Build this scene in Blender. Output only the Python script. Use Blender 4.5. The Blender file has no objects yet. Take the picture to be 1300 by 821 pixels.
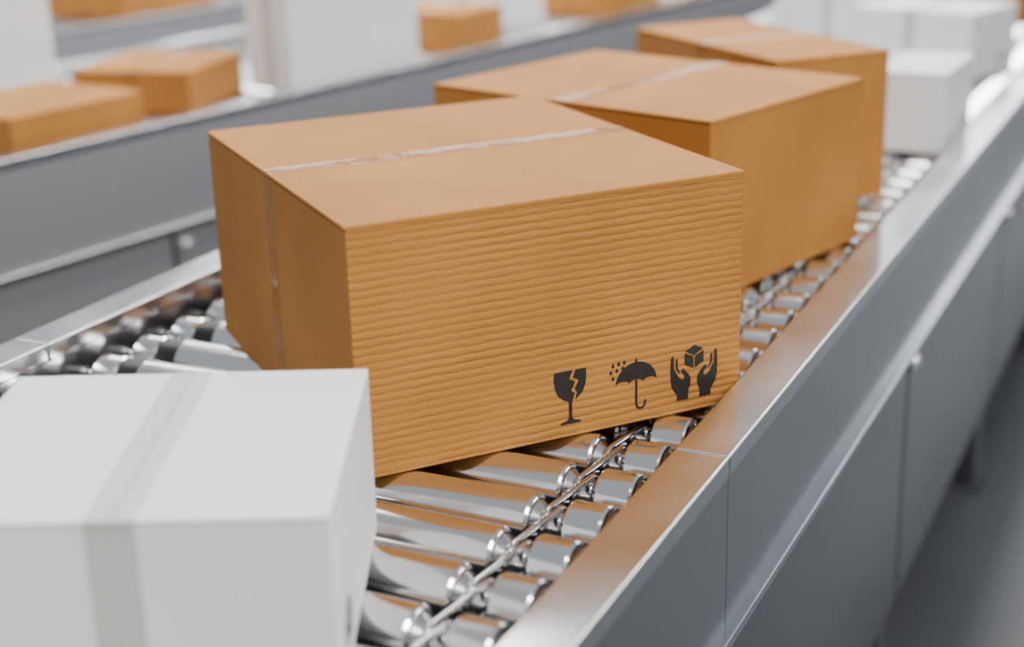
import bpy, bmesh, math, random
from mathutils import Vector, Matrix
U=0.6          # metres per layout unit
ZR=0.80        # height of roller tops above floor (m)
random.seed(4)
S=bpy.context.scene
col=S.collection

# ------------------------------------------------------------------ materials
def newmat(name):
    m=bpy.data.materials.new(name); m.use_nodes=True
    nt=m.node_tree; b=nt.nodes['Principled BSDF']; return m,nt,b
def N(nt,t,**k):
    n=nt.nodes.new(t)
    for a,v in k.items():
        if a in n.inputs: n.inputs[a].default_value=v
        else: setattr(n,a,v)
    return n
def ramp(nt,src,stops):
    r=nt.nodes.new('ShaderNodeValToRGB'); cr=r.color_ramp
    while len(cr.elements)<len(stops): cr.elements.new(0.5)
    for e,(p,c) in zip(cr.elements,stops): e.position=p; e.color=(*c,1)
    nt.links.new(src,r.inputs[0]); return r

def cardboard(name,c1,c2,flute=0.0,period=0.0080,rough=0.75):
    m,nt,b=newmat(name); L=nt.links
    tc=N(nt,'ShaderNodeTexCoord')
    n1=N(nt,'ShaderNodeTexNoise',Scale=420.0,Detail=3.0,Roughness=0.7)
    mp=N(nt,'ShaderNodeMapping'); mp.inputs['Scale'].default_value=(1,1,1)
    L.new(tc.outputs['Object'],mp.inputs[0]); L.new(mp.outputs[0],n1.inputs['Vector'])
    n2=N(nt,'ShaderNodeTexNoise',Scale=6.0,Detail=2.0); L.new(tc.outputs['Object'],n2.inputs['Vector'])
    add=N(nt,'ShaderNodeMath',operation='MULTIPLY_ADD'); L.new(n1.outputs[0],add.inputs[0]); add.inputs[1].default_value=0.55
    mul=N(nt,'ShaderNodeMath',operation='MULTIPLY'); L.new(n2.outputs[0],mul.inputs[0]); mul.inputs[1].default_value=0.45
    L.new(mul.outputs[0],add.inputs[2])
    r=ramp(nt,add.outputs[0],[(0.36,c2),(0.62,c1)])
    colout=r.outputs[0]
    bp=N(nt,'ShaderNodeBump',Strength=0.25,Distance=0.0006); L.new(n1.outputs[0],bp.inputs['Height'])
    last=bp
    if flute>0:
        # wavy flute ridges of single-faced corrugated board, running level round the side
        sx=N(nt,'ShaderNodeMapping'); sx.inputs['Scale'].default_value=(0.35,0.35,1.0)
        L.new(tc.outputs['Object'],sx.inputs[0])
        nd=N(nt,'ShaderNodeTexNoise',Scale=130.0,Detail=2.0); L.new(sx.outputs[0],nd.inputs['Vector'])
        sep=N(nt,'ShaderNodeSeparateXYZ'); L.new(tc.outputs['Object'],sep.inputs[0])
        w=N(nt,'ShaderNodeMath',operation='MULTIPLY'); L.new(sep.outputs['Z'],w.inputs[0]); w.inputs[1].default_value=2*math.pi/period
        w2=N(nt,'ShaderNodeMath',operation='MULTIPLY_ADD'); L.new(nd.outputs[0],w2.inputs[0]); w2.inputs[1].default_value=3.4; L.new(w.outputs[0],w2.inputs[2])
        si=N(nt,'ShaderNodeMath',operation='SINE'); L.new(w2.outputs[0],si.inputs[0])
        mr=N(nt,'ShaderNodeMapRange'); L.new(si.outputs[0],mr.inputs[0]); mr.inputs[1].default_value=-1; mr.inputs[2].default_value=1
        pw=N(nt,'ShaderNodeMath',operation='POWER'); L.new(mr.outputs[0],pw.inputs[0]); pw.inputs[1].default_value=0.5
        nv=N(nt,'ShaderNodeTexNoise',Scale=25.0,Detail=1.0); L.new(sx.outputs[0],nv.inputs['Vector'])
        m3=N(nt,'ShaderNodeMath',operation='MULTIPLY'); L.new(pw.outputs[0],m3.inputs[0]); L.new(nv.outputs[0],m3.inputs[1])
        b2=N(nt,'ShaderNodeBump',Strength=flute,Distance=0.0022); L.new(m3.outputs[0],b2.inputs['Height']); L.new(bp.outputs[0],b2.inputs['Normal'])
        last=b2
    L.new(colout,b.inputs['Base Color']); L.new(last.outputs[0],b.inputs['Normal'])
    b.inputs['Roughness'].default_value=rough
    b.inputs['Specular IOR Level'].default_value=0.2
    return m
KR1=(0.53,0.235,0.056); KR2=(0.41,0.168,0.036)
M_kraft=cardboard('kraft_cardboard',KR1,KR2)
M_kraftF=cardboard('kraft_cardboard_fluted',KR1,KR2,flute=0.72)
M_kraftS=cardboard('kraft_cardboard_fine_flute',KR1,KR2,flute=0.28)
M_white=cardboard('white_cardboard',(0.90,0.905,0.91),(0.86,0.865,0.875))
M_whiteF=cardboard('white_cardboard_fluted',(0.90,0.905,0.91),(0.86,0.865,0.875),flute=0.10)

def tape(name,colr,alpha,rough=0.12,bs=0.35,spec=0.8):
    m,nt,b=newmat(name)
    tc=N(nt,'ShaderNodeTexCoord'); n=N(nt,'ShaderNodeTexNoise',Scale=45.0,Detail=3.0,Distortion=1.5)
    nt.links.new(tc.outputs['Object'],n.inputs['Vector'])
    bp=N(nt,'ShaderNodeBump',Strength=bs,Distance=0.002); nt.links.new(n.outputs[0],bp.inputs['Height'])
    nt.links.new(bp.outputs[0],b.inputs['Normal'])
    b.inputs['Base Color'].default_value=(*colr,1); b.inputs['Roughness'].default_value=rough
    b.inputs['Alpha'].default_value=alpha; b.inputs['Specular IOR Level'].default_value=spec
    return m
M_tape=tape('clear_packing_tape',(0.56,0.27,0.08),0.36,0.10,0.26,0.6)
M_tapeW=tape('translucent_packing_tape',(0.62,0.57,0.50),0.5,0.3)

def metal(name,c,rough,axis=None,bump=0.05,var=0.12,met=1.0):
    m,nt,b=newmat(name); L=nt.links
    tc=N(nt,'ShaderNodeTexCoord'); mp=N(nt,'ShaderNodeMapping')
    sc={'x':(2,160,160),'y':(160,2,160),None:(40,40,40)}[axis]
    mp.inputs['Scale'].default_value=sc; L.new(tc.outputs['Object'],mp.inputs[0])
    n=N(nt,'ShaderNodeTexNoise',Scale=3.0,Detail=4.0); L.new(mp.outputs[0],n.inputs['Vector'])
    bp=N(nt,'ShaderNodeBump',Strength=bump,Distance=0.0005); L.new(n.outputs[0],bp.inputs['Height']); L.new(bp.outputs[0],b.inputs['Normal'])
    n2=N(nt,'ShaderNodeTexNoise',Scale=9.0,Detail=5.0); L.new(tc.outputs['Object'],n2.inputs['Vector'])
    mr=N(nt,'ShaderNodeMapRange'); L.new(n2.outputs[0],mr.inputs[0]); mr.inputs[1].default_value=0.3; mr.inputs[2].default_value=0.7
    mr.inputs[3].default_value=rough-var*0.5; mr.inputs[4].default_value=rough+var*0.5
    L.new(mr.outputs[0],b.inputs['Roughness'])
    b.inputs['Base Color'].default_value=(*c,1); b.inputs['Metallic'].default_value=met
    return m
M_steel=metal('brushed_steel_rail',(0.72,0.73,0.75),0.19,'y',0.16,0.07)
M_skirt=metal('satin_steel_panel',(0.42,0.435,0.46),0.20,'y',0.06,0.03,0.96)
M_skirt2=metal('light_steel_panel',(0.52,0.54,0.57),0.30,'y',0.03,0.02,0.6)
M_roll=metal('polished_roller_steel',(0.78,0.775,0.77),0.15,None,0.03,0.08)
M_neck=metal('roller_neck_steel',(0.62,0.62,0.63),0.20,None,0.03,0.06)
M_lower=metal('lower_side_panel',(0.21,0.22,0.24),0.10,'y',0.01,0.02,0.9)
M_dark,_,b=newmat('dark_painted_frame'); b.inputs['Base Color'].default_value=(0.05,0.055,0.06,1); b.inputs['Roughness'].default_value=0.6
M_rub,_,b=newmat('black_rubber'); b.inputs['Base Color'].default_value=(0.012,0.012,0.012,1); b.inputs['Roughness'].default_value=0.45
M_ink,_,b=newmat('black_print_ink'); b.inputs['Base Color'].default_value=(0.022,0.017,0.014,1); b.inputs['Roughness'].default_value=0.6
M_bolt,_,b=newmat('zinc_bolt'); b.inputs['Base Color'].default_value=(0.9,0.9,0.91,1); b.inputs['Roughness'].default_value=0.3; b.inputs['Metallic'].default_value=0.8

# ------------------------------------------------------------------ mesh helpers
def W3(x,y,z): return Vector((x*U,y*U,z*U+ZR))
def mesh_obj(name,verts,faces,mats,fm=None,parent=None,smooth=False,bevel=0,seg=3):
    me=bpy.data.meshes.new(name); me.from_pydata([tuple(v) for v in verts],[],faces); 
    for m in mats: me.materials.append(m)
    if fm:
        for p,i in zip(me.polygons,fm): p.material_index=i
    bm=bmesh.new(); bm.from_mesh(me); bmesh.ops.recalc_face_normals(bm,faces=bm.faces); bm.to_mesh(me); bm.free()
    if smooth:
        for p in me.polygons: p.use_smooth=True
    o=bpy.data.objects.new(name,me); col.objects.link(o)
    if parent: o.parent=parent
    if bevel:
        md=o.modifiers.new('bevel','BEVEL'); md.width=bevel; md.segments=seg; md.limit_method='ANGLE'; md.angle_limit=math.radians(40)
        for p in me.polygons: p.use_smooth=True
        wn=o.modifiers.new('wn','WEIGHTED_NORMAL'); wn.keep_sharp=False; wn.weight=100
    return o
BF=[(0,3,2,1),(4,5,6,7),(0,1,5,4),(1,2,6,5),(2,3,7,6),(3,0,4,7)] # -z +z -y +x +y -x
def boxv(a,b):
    (x0,y0,z0),(x1,y1,z1)=a,b
    return [(x0,y0,z0),(x1,y0,z0),(x1,y1,z0),(x0,y1,z0),(x0,y0,z1),(x1,y0,z1),(x1,y1,z1),(x0,y1,z1)]
def box(name,a,b,mat,parent=None,bevel=0,fm=None,seg=3):
    mats=mat if isinstance(mat,list) else [mat]
    return mesh_obj(name,boxv(a,b),BF,mats,fm,parent,bevel=bevel,seg=seg)
def multibox(name,lst,mat,parent,bevel=0):
    v=[];f=[]
    for a,b in lst:
        k=len(v); v+=boxv(a,b); f+=[tuple(i+k for i in q) for q in BF]
    return mesh_obj(name,v,f,[mat],None,parent,bevel=bevel,seg=2)
def empty(name,loc=(0,0,0),rz=0):
    e=bpy.data.objects.new(name,None); e.location=loc; e.rotation_euler=(0,0,rz); e.empty_display_size=0.1; col.objects.link(e); return e

# ------------------------------------------------------------------ printed handling symbols (flat ink)
def flat(name,polys,parent,ox,oz,h,y,mat,fx=1):
    v=[];f=[]
    for P in polys:
        k=len(v); v+=[(ox+fx*px*h,y,oz+pz*h) for px,pz in P]; f.append(tuple(range(k,k+len(P))))
    me=bpy.data.meshes.new(name); me.from_pydata(v,[],f); me.materials.append(mat)
    bm=bmesh.new(); bm.from_mesh(me); bmesh.ops.triangulate(bm,faces=bm.faces,ngon_method='EAR_CLIP')
    bmesh.ops.recalc_face_normals(bm,faces=bm.faces)
    for fc in bm.faces:
        if fc.normal.y>0: fc.normal_flip()
    bm.to_mesh(me); bm.free()
    o=bpy.data.objects.new(name,me); col.objects.link(o); o.parent=parent; return o
def arc(cx,cz,rx,rz,a0,a1,n=14):
    return [(cx+rx*math.cos(math.radians(a0+(a1-a0)*i/n)),cz+rz*math.sin(math.radians(a0+(a1-a0)*i/n))) for i in range(n+1)]
def thick(pts,w):
    l=[];r=[]
    for i,p in enumerate(pts):
        a=Vector(pts[max(i-1,0)]);b=Vector(pts[min(i+1,len(pts)-1)]);d=(b-a).normalized();n=Vector((-d.y,d.x))*w/2
        l.append((p[0]+n.x,p[1]+n.y)); r.append((p[0]-n.x,p[1]-n.y))
    return l+r[::-1]
def glass_polys():
    bowlL=[(-0.31,1.0),(0.05,1.0),(-0.02,0.84),(0.10,0.78),(0.02,0.62),(0.085,0.56),(0.05,0.45),(0.03,0.42),(-0.03,0.42),(-0.14,0.47),(-0.24,0.56),(-0.30,0.70),(-0.32,0.85)]
    bowlR=[(0.11,1.0),(0.31,1.0),(0.32,0.85),(0.30,0.70),(0.24,0.56),(0.14,0.47),(0.09,0.44),(0.135,0.58),(0.085,0.64),(0.17,0.80),(0.05,0.86)]
    stem=[(-0.035,0.44),(0.035,0.44),(0.03,0.12),(0.07,0.07),(0.20,0.035),(0.20,0.0),(-0.20,0.0),(-0.20,0.035),(-0.07,0.07),(-0.03,0.12)]
    return [bowlL,bowlR,stem]
def umb_polys():
    can=arc(0.06,0.52,0.42,0.40,0,180,24)
    sc=[]
    for c in (-0.22,0.06,0.34): sc+=arc(c,0.52,0.14,0.07,180,0,8)
    can+=sc[1:-1]
    tip=[(0.035,0.90),(0.085,0.90),(0.075,0.985),(0.045,0.985)]
    stem=thick([(0.06,0.58),(0.06,0.3),(0.06,0.12)]+arc(0.15,0.12,0.09,0.10,180,360,10)+[(0.24,0.17)],0.045)
    out=[can,tip,stem]
    for x,z in ((-0.42,0.97),(-0.30,0.99),(-0.19,1.0),(-0.46,0.85),(-0.34,0.87),(-0.22,0.90),(-0.42,0.73)):
        out.append([(x,z),(x+0.035,z-0.045),(x+0.03,z-0.085),(x-0.005,z-0.09),(x-0.025,z-0.06)])
    return out
def hand_polys():
    h=[(0.12,0.0),(0.36,0.0),(0.36,0.12),(0.46,0.26),(0.49,0.40),(0.50,0.62),(0.485,0.86),(0.455,0.89),(0.425,0.86),(0.42,0.62),(0.395,0.60),
       (0.36,0.52),(0.29,0.43),(0.24,0.40),(0.20,0.43),(0.205,0.47),(0.27,0.55),(0.275,0.59),(0.24,0.61),(0.20,0.59),(0.10,0.47),(0.07,0.40),(0.07,0.28),(0.12,0.16)]
    f2=[(0.31,0.52),(0.345,0.585),(0.385,0.62),(0.39,0.80),(0.37,0.82),(0.345,0.80),(0.34,0.64),(0.30,0.57)]
    out=[h,f2,[(-x,z) for x,z in h],[(-x,z) for x,z in f2]]
    top=[(0,1.03),(0.19,0.93),(0,0.83),(-0.19,0.93)]
    lf=[(-0.20,0.905),(-0.012,0.805),(-0.012,0.58),(-0.20,0.68)]
    rt=[(-x,z) for x,z in lf]
    return out+[top,lf,rt]
def symbols(parent,xs,z,h,which='gun'):
    fn={'g':('fragile_glass_symbol',glass_polys),'u':('keep_dry_umbrella_symbol',umb_polys),'n':('handle_with_care_hands_symbol',hand_polys)}
    for x,k in zip(xs,which): flat(fn[k][0],fn[k][1](),parent,x,z,h,-0.0005,M_ink)

# ------------------------------------------------------------------ cartons
def carton(kind,x,y,a,L,W,H,sym=None,tw=0.052,hero=False):
    white=kind.startswith('white')
    A,B=(M_white,M_whiteF) if white else (M_kraft,M_kraftF if hero else M_kraftS)
    r=empty(kind,W3(x,y,0.0)+Vector((0,0,0.0006)),a)
    L*=U;W*=U;H*=U;t=0.0045
    box('carton_body',(0,0,0),(L,W,H-t),[A,B],r,bevel=0.0022,fm=[0,0,1,0,1,0])
    o=0.0012; g=0.0008
    box('top_flap_a',(-o,0,H-t+0.0007),(L+o,W/2-g,H),[A],r,bevel=0.0018)
    box('top_flap_b',(-o,W/2+g,H-t+0.0007),(L+o,W,H),[A],r,bevel=0.0018)
    box('fold_front',(0.001,0.0,H-t-0.004),(L-0.001,0.003,H-0.0012),[A,B],r,bevel=0.0009,fm=[0,0,1,0,1,0])
    box('fold_back',(0.001,W-0.003,H-t-0.004),(L-0.001,W,H-0.0012),[A],r,bevel=0.0009)
    w=tw*U/2; M=M_tapeW if white else M_tape; c=W/2; e=0.0005
    dn=0.001
    prof=[(-e,dn+0.001),(-e,H-t-0.002),(-o-e,H-t),(-o-e,H-0.001),(-o+0.0005,H+e),(L+o-0.0005,H+e),(L+o+e,H-0.001),(L+o+e,H-t),(L+e,H-t-0.002),(L+e,dn+0.001)]
    top=[(prof[4][0]+(prof[5][0]-prof[4][0])*i/24,H+e+(0.0003*math.sin(i*2.1) if 0<i<24 else 0)) for i in range(25)]
    prof=prof[:4]+top+prof[6:]
    v=[];f=[]
    nseg=5
    for px,pz in prof:
        for j in range(nseg+1):
            q=-1+2*j/nseg
            v.append((px,c+w*q,pz+(0.0004*(1-q*q) if pz>H-0.0005 else 0)))
    for i in range(len(prof)-1):
        for j in range(nseg): k=i*(nseg+1)+j; f.append((k,k+1,k+nseg+2,k+nseg+1))
    mesh_obj('packing_tape',v,f,[M],None,r,smooth=False)
    if sym: symbols(r,[s*U for s in sym[0]],sym[1]*U,sym[2]*U,sym[3])
    return r
B='cardboard_box'; WB='white_cardboard_box'
carton(B,-1.174,1.812,0.8897,0.709,0.8285,0.4167,sym=((0.374,0.494,0.614),0.024,0.095,'gun'),tw=0.048,hero=True)
carton(B,-0.954,2.864,1.29,0.62,0.80,0.39)
carton(B,-1.041,3.635,0.87,0.347,0.737,0.39)
carton(WB,-0.866,1.268,2.02,0.466,0.50,0.25,sym=((0.10,),0.03,0.06,'n'),tw=0.06)
carton(WB,-0.76,4.44,1.55,0.40,0.46,0.24,sym=((0.25,0.32),0.02,0.05,'gu'))
carton(WB,-0.90,5.70,1.30,0.40,0.50,0.25,sym=((0.25,0.32),0.02,0.05,'gu'))
carton(WB,-1.40,6.50,1.30,0.45,0.54,0.42)
carton(B,-0.95,7.35,1.45,0.6,0.7,0.36)
carton(B,-1.0,8.9,1.3,0.6,0.7,0.3)
carton(WB,-0.95,10.4,1.5,0.6,0.7,0.35)
# second line
carton(B,-3.42,3.415,1.435,0.55,0.48,0.133)
carton(B,-3.367,4.24,1.80,0.49,0.45,0.15)
carton(WB,-4.20,3.95,1.40,0.45,0.26,0.50)
carton(WB,-3.28,4.76,1.35,0.73,0.24,0.50)
carton(B,-3.08,5.76,1.45,0.36,0.45,0.17)
carton(WB,-3.25,6.55,1.40,0.35,0.5,0.25)
carton(B,-2.88,7.03,1.40,0.5,0.5,0.18)
carton(B,-2.75,8.3,1.4,0.6,0.6,0.3)
carton(WB,-3.85,1.9,1.5,0.5,0.6,0.25)
# third line
carton(B,-5.35,6.25,1.45,0.7,0.6,0.18)
carton(WB,-5.2,7.4,1.4,0.6,0.6,0.35)
carton(B,-5.0,8.8,1.4,0.6,0.6,0.25)
carton(B,-5.75,4.6,1.5,0.6,0.6,0.3)

# ------------------------------------------------------------------ roller conveyors
XR_in,XR_out=-0.725,-0.635
XL_in,XL_out=-2.00,-2.09
RR=0.047; PITCH=0.124
def lathe_x(name,prof,parent,y,z,n=40):
    v=[];f=[];fm=[]
    for x,r,_ in prof:
        for k in range(n):
            t=2*math.pi*k/n; v.append((x,y+r*math.cos(t),z+r*math.sin(t)))
    for i in range(len(prof)-1):
        for k in range(n):
            f.append((i*n+k,i*n+(k+1)%n,(i+1)*n+(k+1)%n,(i+1)*n+k)); fm.append(prof[i][2])
    me=bpy.data.meshes.new(name); me.from_pydata(v,[],f)
    for m in (M_roll,M_neck,M_rub): me.materials.append(m)
    for p,i in zip(me.polygons,fm): p.material_index=i; p.use_smooth=True
    bm=bmesh.new(); bm.from_mesh(me); bmesh.ops.recalc_face_normals(bm,faces=bm.faces)
    for e in bm.edges:
        if len(e.link_faces)==2 and e.calc_face_angle(0)>math.radians(28): e.smooth=False
    bm.to_mesh(me); bm.free()
    o=bpy.data.objects.new(name,me); col.objects.link(o); o.parent=parent; return o
def conveyor(px,py,rot,y0,y1,skirt=-0.25,bolt0=3.52,MS=None,ML=None):
    MS=MS or M_skirt; ML=ML or M_lower
    r=empty('roller_conveyor',(px*U,py*U,ZR),rot)
    n=int((y1-y0)/PITCH)
    k0=math.ceil((y0-1.755)/PITCH); ys=1.755+k0*PITCH
    R=RR*U; q=0.006*U
    X=lambda v:v*U
    P=[]
    def seg(xa,xb,rad,mi):   # rounded-shoulder barrel
        P.extend([(X(xa),rad-q*1.3,1),(X(xa)+q*0.35,rad-q*0.45,mi),(X(xa)+q,rad,mi),(X(xb)-q,rad,mi),(X(xb)-q*0.35,rad-q*0.45,mi),(X(xb),rad-q*1.3,1)])
    neck=R*0.52
    P.append((X(-1.998),R*0.25,1)); P.append((X(-1.965),R*0.25,1))
    seg(-1.965,-1.905,R,0)
    P.append((X(-1.905),R*0.90,2)); P.append((X(-1.860),R*0.90,2))
    seg(-1.860,-0.896,R,0)
    P.append((X(-0.896),neck*1.5,1)); P.append((X(-0.882),neck,1)); P.append((X(-0.852),neck,1)); P.append((X(-0.842),neck*1.4,1))
    seg(-0.842,-0.776,R,0)
    P.append((X(-0.776),R*0.80,1)); P.append((X(-0.773),R*0.72,1)); P.append((X(-0.773),R*0.25,1)); P.append((X(-0.724),R*0.25,1))
    o=lathe_x('rollers',P,r,ys*U,-R)
    ar=o.modifiers.new('array','ARRAY'); ar.use_relative_offset=False; ar.use_constant_offset=True; ar.constant_offset_displace=(0,PITCH*U,0); ar.count=n
    def belt(name,xa,xb,br):
        rad=neck+br*0.8; v=[];f=[]
        pts=[]
        for i in range(9):
            t=math.pi*0.5+math.pi*i/8; pts.append((ys*U+rad*math.cos(t),rad*math.sin(t),xa,math.cos(t),math.sin(t)))
        for i in range(9):
            t=-math.pi*0.5+math.pi*i/8; pts.append(((ys+PITCH)*U+rad*math.cos(t),rad*math.sin(t),xb,math.cos(t),math.sin(t)))
        m=8
        for (py,pz,px,cy,cz) in pts:
            for k in range(m):
                t=2*math.pi*k/m; v.append((px+br*math.cos(t),py+cy*br*math.sin(t),-R+pz+cz*br*math.sin(t)))
        L=len(pts)
        for i in range(L):
            for k in range(m): f.append((i*m+k,i*m+(k+1)%m,((i+1)%L)*m+(k+1)%m,((i+1)%L)*m+k))
        o=mesh_obj(name,v,f,[M_neck],None,r,smooth=True)
        ar=o.modifiers.new('array','ARRAY'); ar.use_relative_offset=False; ar.use_constant_offset=True; ar.constant_offset_displace=(0,PITCH*U,0); ar.count=n-1
    belt('drive_belts',X(-0.876),X(-0.860),0.0055*U)
    jl=3.4; yj=2.02-jl*3
    zt=0.05
    def rail(side):
        sn='right' if side>0 else 'left'
        xi,xo=(XR_in,XR_out) if side>0 else (XL_in,XL_out)
        lo,hi=min(xi,xo),max(xi,xo)
        y=yj
        lst=[];sk=[]
        while y<y1:
            a=max(y,y0)+0.0012;b=min(y+jl,y1)-0.0012
            if b>a:
                lst.append(((lo*U,a*U,(zt-0.035)*U),(hi*U,b*U,zt*U)))
                s0,s1=(xo-0.014,xo-0.002) if side>0 else (xo+0.002,xo+0.014)
                sk.append(((s0*U,a*U,skirt*U),(s1*U,b*U,(zt-0.034)*U)))
            y+=jl
        multibox('rail_cap_'+sn,lst,M_steel,r,bevel=0.004*U)
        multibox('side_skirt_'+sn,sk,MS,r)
        w0,w1=(xi+0.002,xi+0.012) if side>0 else (xi-0.012,xi-0.002)
        box('axle_plate_'+sn,(w0*U,y0*U,-0.2*U),(w1*U,y1*U,(zt-0.035)*U),M_skirt,r)
        f0,f1=(xo-0.03,xo+0.016) if side>0 else (xo-0.016,xo+0.03)
        box('lower_flange_'+sn,(f0*U,y0*U,(skirt-0.018)*U),(f1*U,y1*U,skirt*U),M_steel,r,bevel=0.005*U)
        pan=[];post=[];y=bolt0-1.54*4
        pi=xo-0.016*side
        while y<y1:
            if y>y0:
                pan.append(((min(pi,pi-0.012*side)*U,(y+0.012)*U,-0.98*U),(max(pi,pi-0.012*side)*U,min(y+1.54-0.012,y1)*U,(skirt-0.017)*U)))
                post.append(((min(pi-0.03*side,pi-0.10*side)*U,(y-0.035)*U,(-1.30)*U),(max(pi-0.03*side,pi-0.10*side)*U,(y+0.035)*U,(skirt-0.02)*U)))
                bm=bmesh.new(); bmesh.ops.create_uvsphere(bm,u_segments=16,v_segments=10,radius=0.022*U)
                bmesh.ops.scale(bm,vec=(0.8,1,1),verts=bm.verts)
                bmesh.ops.create_cone(bm,cap_ends=True,segments=20,radius1=0.030*U,radius2=0.030*U,depth=0.006*U,matrix=Matrix.Rotation(math.pi/2,4,'Y'))
                me=bpy.data.meshes.new('bolt_head'); bm.to_mesh(me); bm.free(); me.materials.append(M_bolt)
                for p in me.polygons: p.use_smooth=len(p.vertices)<10
                bo=bpy.data.objects.new('bolt_head',me); col.objects.link(bo); bo.parent=r; bo.location=((pi+0.004*side)*U,(y+0.05)*U,(skirt-0.085)*U)
            y+=1.54
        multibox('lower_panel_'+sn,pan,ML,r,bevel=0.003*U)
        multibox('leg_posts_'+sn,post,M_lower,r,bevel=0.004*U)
        ft=[((a[0]-0.03*U,a[1]-0.03*U,-ZR),(b[0]+0.03*U,b[1]+0.03*U,-ZR+0.008)) for a,b in post]
        multibox('foot_plates_'+sn,ft,M_dark,r)
    rail(1); rail(-1)
    box('belly_pan',(XL_in*U,y0*U,-0.22*U),(XR_in*U,y1*U,-0.20*U),M_dark,r)
    return r
conveyor(0,0,0,-1.6,15)
TH=math.radians(-9)
conveyor(-3.165,-0.032,TH,-1.6,9.9,skirt=-0.30,bolt0=3.86,MS=M_skirt2,ML=M_skirt2)
conveyor(-5.41,0.135,TH,-1.6,13,skirt=-0.30,bolt0=4.4,MS=M_skirt2,ML=M_skirt2)

# ------------------------------------------------------------------ hall
m,nt,b=newmat('polished_concrete'); tc=N(nt,'ShaderNodeTexCoord'); n=N(nt,'ShaderNodeTexNoise',Scale=1.3,Detail=8.0)
nt.links.new(tc.outputs['Object'],n.inputs['Vector']); r_=ramp(nt,n.outputs[0],[(0.3,(0.062,0.067,0.073)),(0.7,(0.092,0.099,0.107))])
nt.links.new(r_.outputs[0],b.inputs['Base Color']); b.inputs['Roughness'].default_value=0.45
box('floor',(-14,-8,-0.1),(8.2,16.2,0),m)
mw,nt,b=newmat('painted_wall'); b.inputs['Base Color'].default_value=(0.7,0.73,0.76,1); b.inputs['Roughness'].default_value=0.8
n=N(nt,'ShaderNodeTexNoise',Scale=60.0); bp=N(nt,'ShaderNodeBump',Strength=0.1,Distance=0.002); nt.links.new(n.outputs[0],bp.inputs['Height']); nt.links.new(bp.outputs[0],b.inputs['Normal'])
mr_,nt,b=newmat('added_wall_grey'); b.inputs['Base Color'].default_value=(0.18,0.19,0.205,1); b.inputs['Roughness'].default_value=0.8
box('wall_left',(-14.2,-8,0),(-14,16.2,6),mw)
box('added_wall_right',(8,-8,0),(8.2,16.0,4.5),mr_)  # unseen wall added so the steel skirts reflect dull grey and darken
# back wall with added unseen glowing panels, for sheen on tape and steel
mg,nt,b=newmat('added_glow_sheet'); b.inputs['Base Color'].default_value=(0.8,0.85,0.9,1)
b.inputs['Emission Color'].default_value=(0.93,0.97,1,1); b.inputs['Emission Strength'].default_value=4.5
xs=[-13.2+i*3.5 for i in range(6)]; ww=3.0; z0,z1=2.4,5.6
pieces=[((-14,16,0),(8.2,16.2,z0)),((-14,16,z1),(8.2,16.2,6))]
prev=-14
for x in xs:
    pieces.append(((prev,16,z0),(x,16.2,z1))); prev=x+ww
pieces.append(((prev,16,z0),(8.2,16.2,z1)))
multibox('wall_back',pieces,mw,None)
for i,x in enumerate(xs):
    w_=empty('glow_panel_%d'%(i+1),(x,16.0,z0))
    box('glow_sheet',(0.0,0.10,0.0),(ww,0.12,z1-z0),mg,w_)
    fr=[((0,0,0),(0.08,0.16,z1-z0)),((ww-0.08,0,0),(ww,0.16,z1-z0)),((0.08,0,0),(ww-0.08,0.16,0.08)),((0.08,0,z1-z0-0.08),(ww-0.08,0.16,z1-z0)),
        ((ww/2-0.03,0.02,0.08),(ww/2+0.03,0.14,z1-z0-0.08)),((0.08,0.03,1.57),(ww-0.08,0.13,1.63))]
    multibox('frame',fr,M_dark,w_)
box('baseboard_back',(-14,15.97,0),(8,16,0.15),M_dark)
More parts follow.
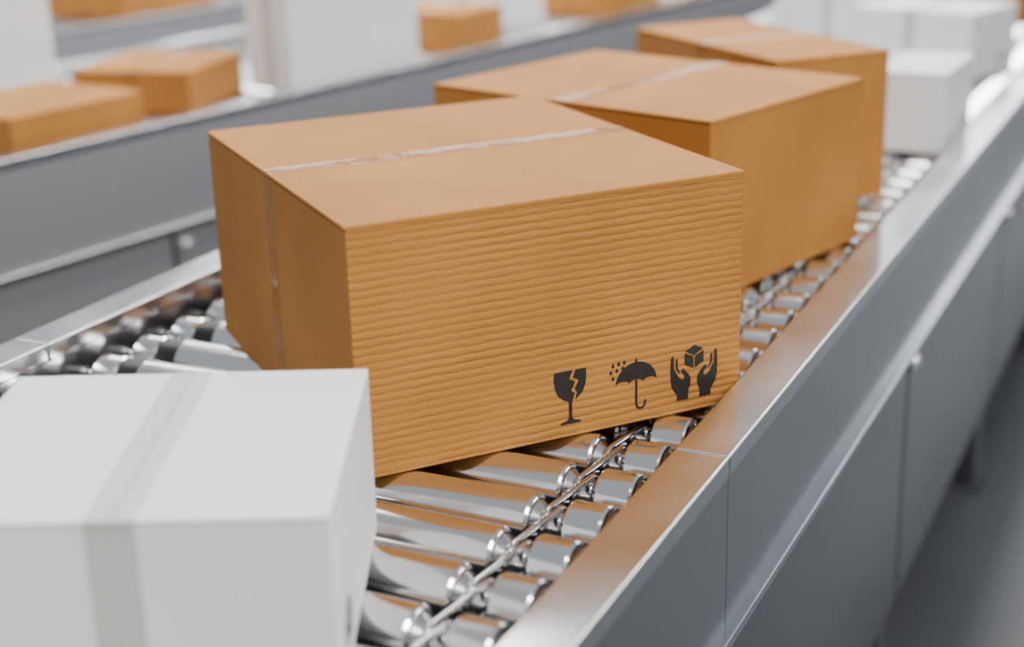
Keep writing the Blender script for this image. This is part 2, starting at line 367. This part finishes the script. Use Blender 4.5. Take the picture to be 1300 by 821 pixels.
box('baseboard_left',(-14,-8,0),(-13.97,15.97,0.15),M_dark)
box('baseboard_right',(7.97,-8,0),(8,15.97,0.15),M_dark)

# ------------------------------------------------------------------ light
w=bpy.data.worlds.new('hall_ambient'); S.world=w; w.use_nodes=True
bg=w.node_tree.nodes['Background']; bg.inputs[0].default_value=(0.72,0.77,0.83,1); bg.inputs[1].default_value=0.60
def area(name,loc,target,sx,sy,power,c=(1,1,1)):
    l=bpy.data.lights.new(name,'AREA'); l.shape='RECTANGLE'; l.size=sx; l.size_y=sy; l.energy=power; l.color=c
    o=bpy.data.objects.new(name,l); col.objects.link(o); o.location=loc
    d=Vector(target)-Vector(loc); o.rotation_euler=d.to_track_quat('-Z','Y').to_euler(); return o
area('ceiling_lamp',(1.6,0.2,3.4),(-0.6,1.4,0.9),1.2,1.2,150,(1,0.97,0.93))
area('ceiling_lamp',(-0.8,4.6,3.6),(-0.8,4.0,0.8),0.5,5.0,165,(1,0.98,0.96))
area('ceiling_lamp',(-2.8,4.6,3.6),(-2.8,4.4,0.8),0.5,5.0,155,(1,0.98,0.96))
area('ceiling_lamp',(-4.6,5.0,3.6),(-4.6,5.0,0.8),0.5,5.0,120,(1,0.98,0.96))

# ------------------------------------------------------------------ camera
psi,th,ro=0.4598,0.309,-0.0272
f=Vector((-math.sin(psi)*math.cos(th),math.cos(psi)*math.cos(th),-math.sin(th)))
r0=Vector((math.cos(psi),math.sin(psi),0)); u0=r0.cross(f)
rr=r0*math.cos(ro)+u0*math.sin(ro); uu=-r0*math.sin(ro)+u0*math.cos(ro)
cd=bpy.data.cameras.new('camera'); co=bpy.data.objects.new('camera',cd); col.objects.link(co)
M=Matrix((rr,uu,-f)).transposed().to_4x4(); M.translation=W3(0,0,1.0); co.matrix_world=M
cd.sensor_width=36; cd.lens=36*1886.8/1300; cd.shift_y=-45/1300
cd.clip_start=0.02
cd.dof.use_dof=True; cd.dof.focus_distance=2.45*U; cd.dof.aperture_fstop=2.2
S.camera=co
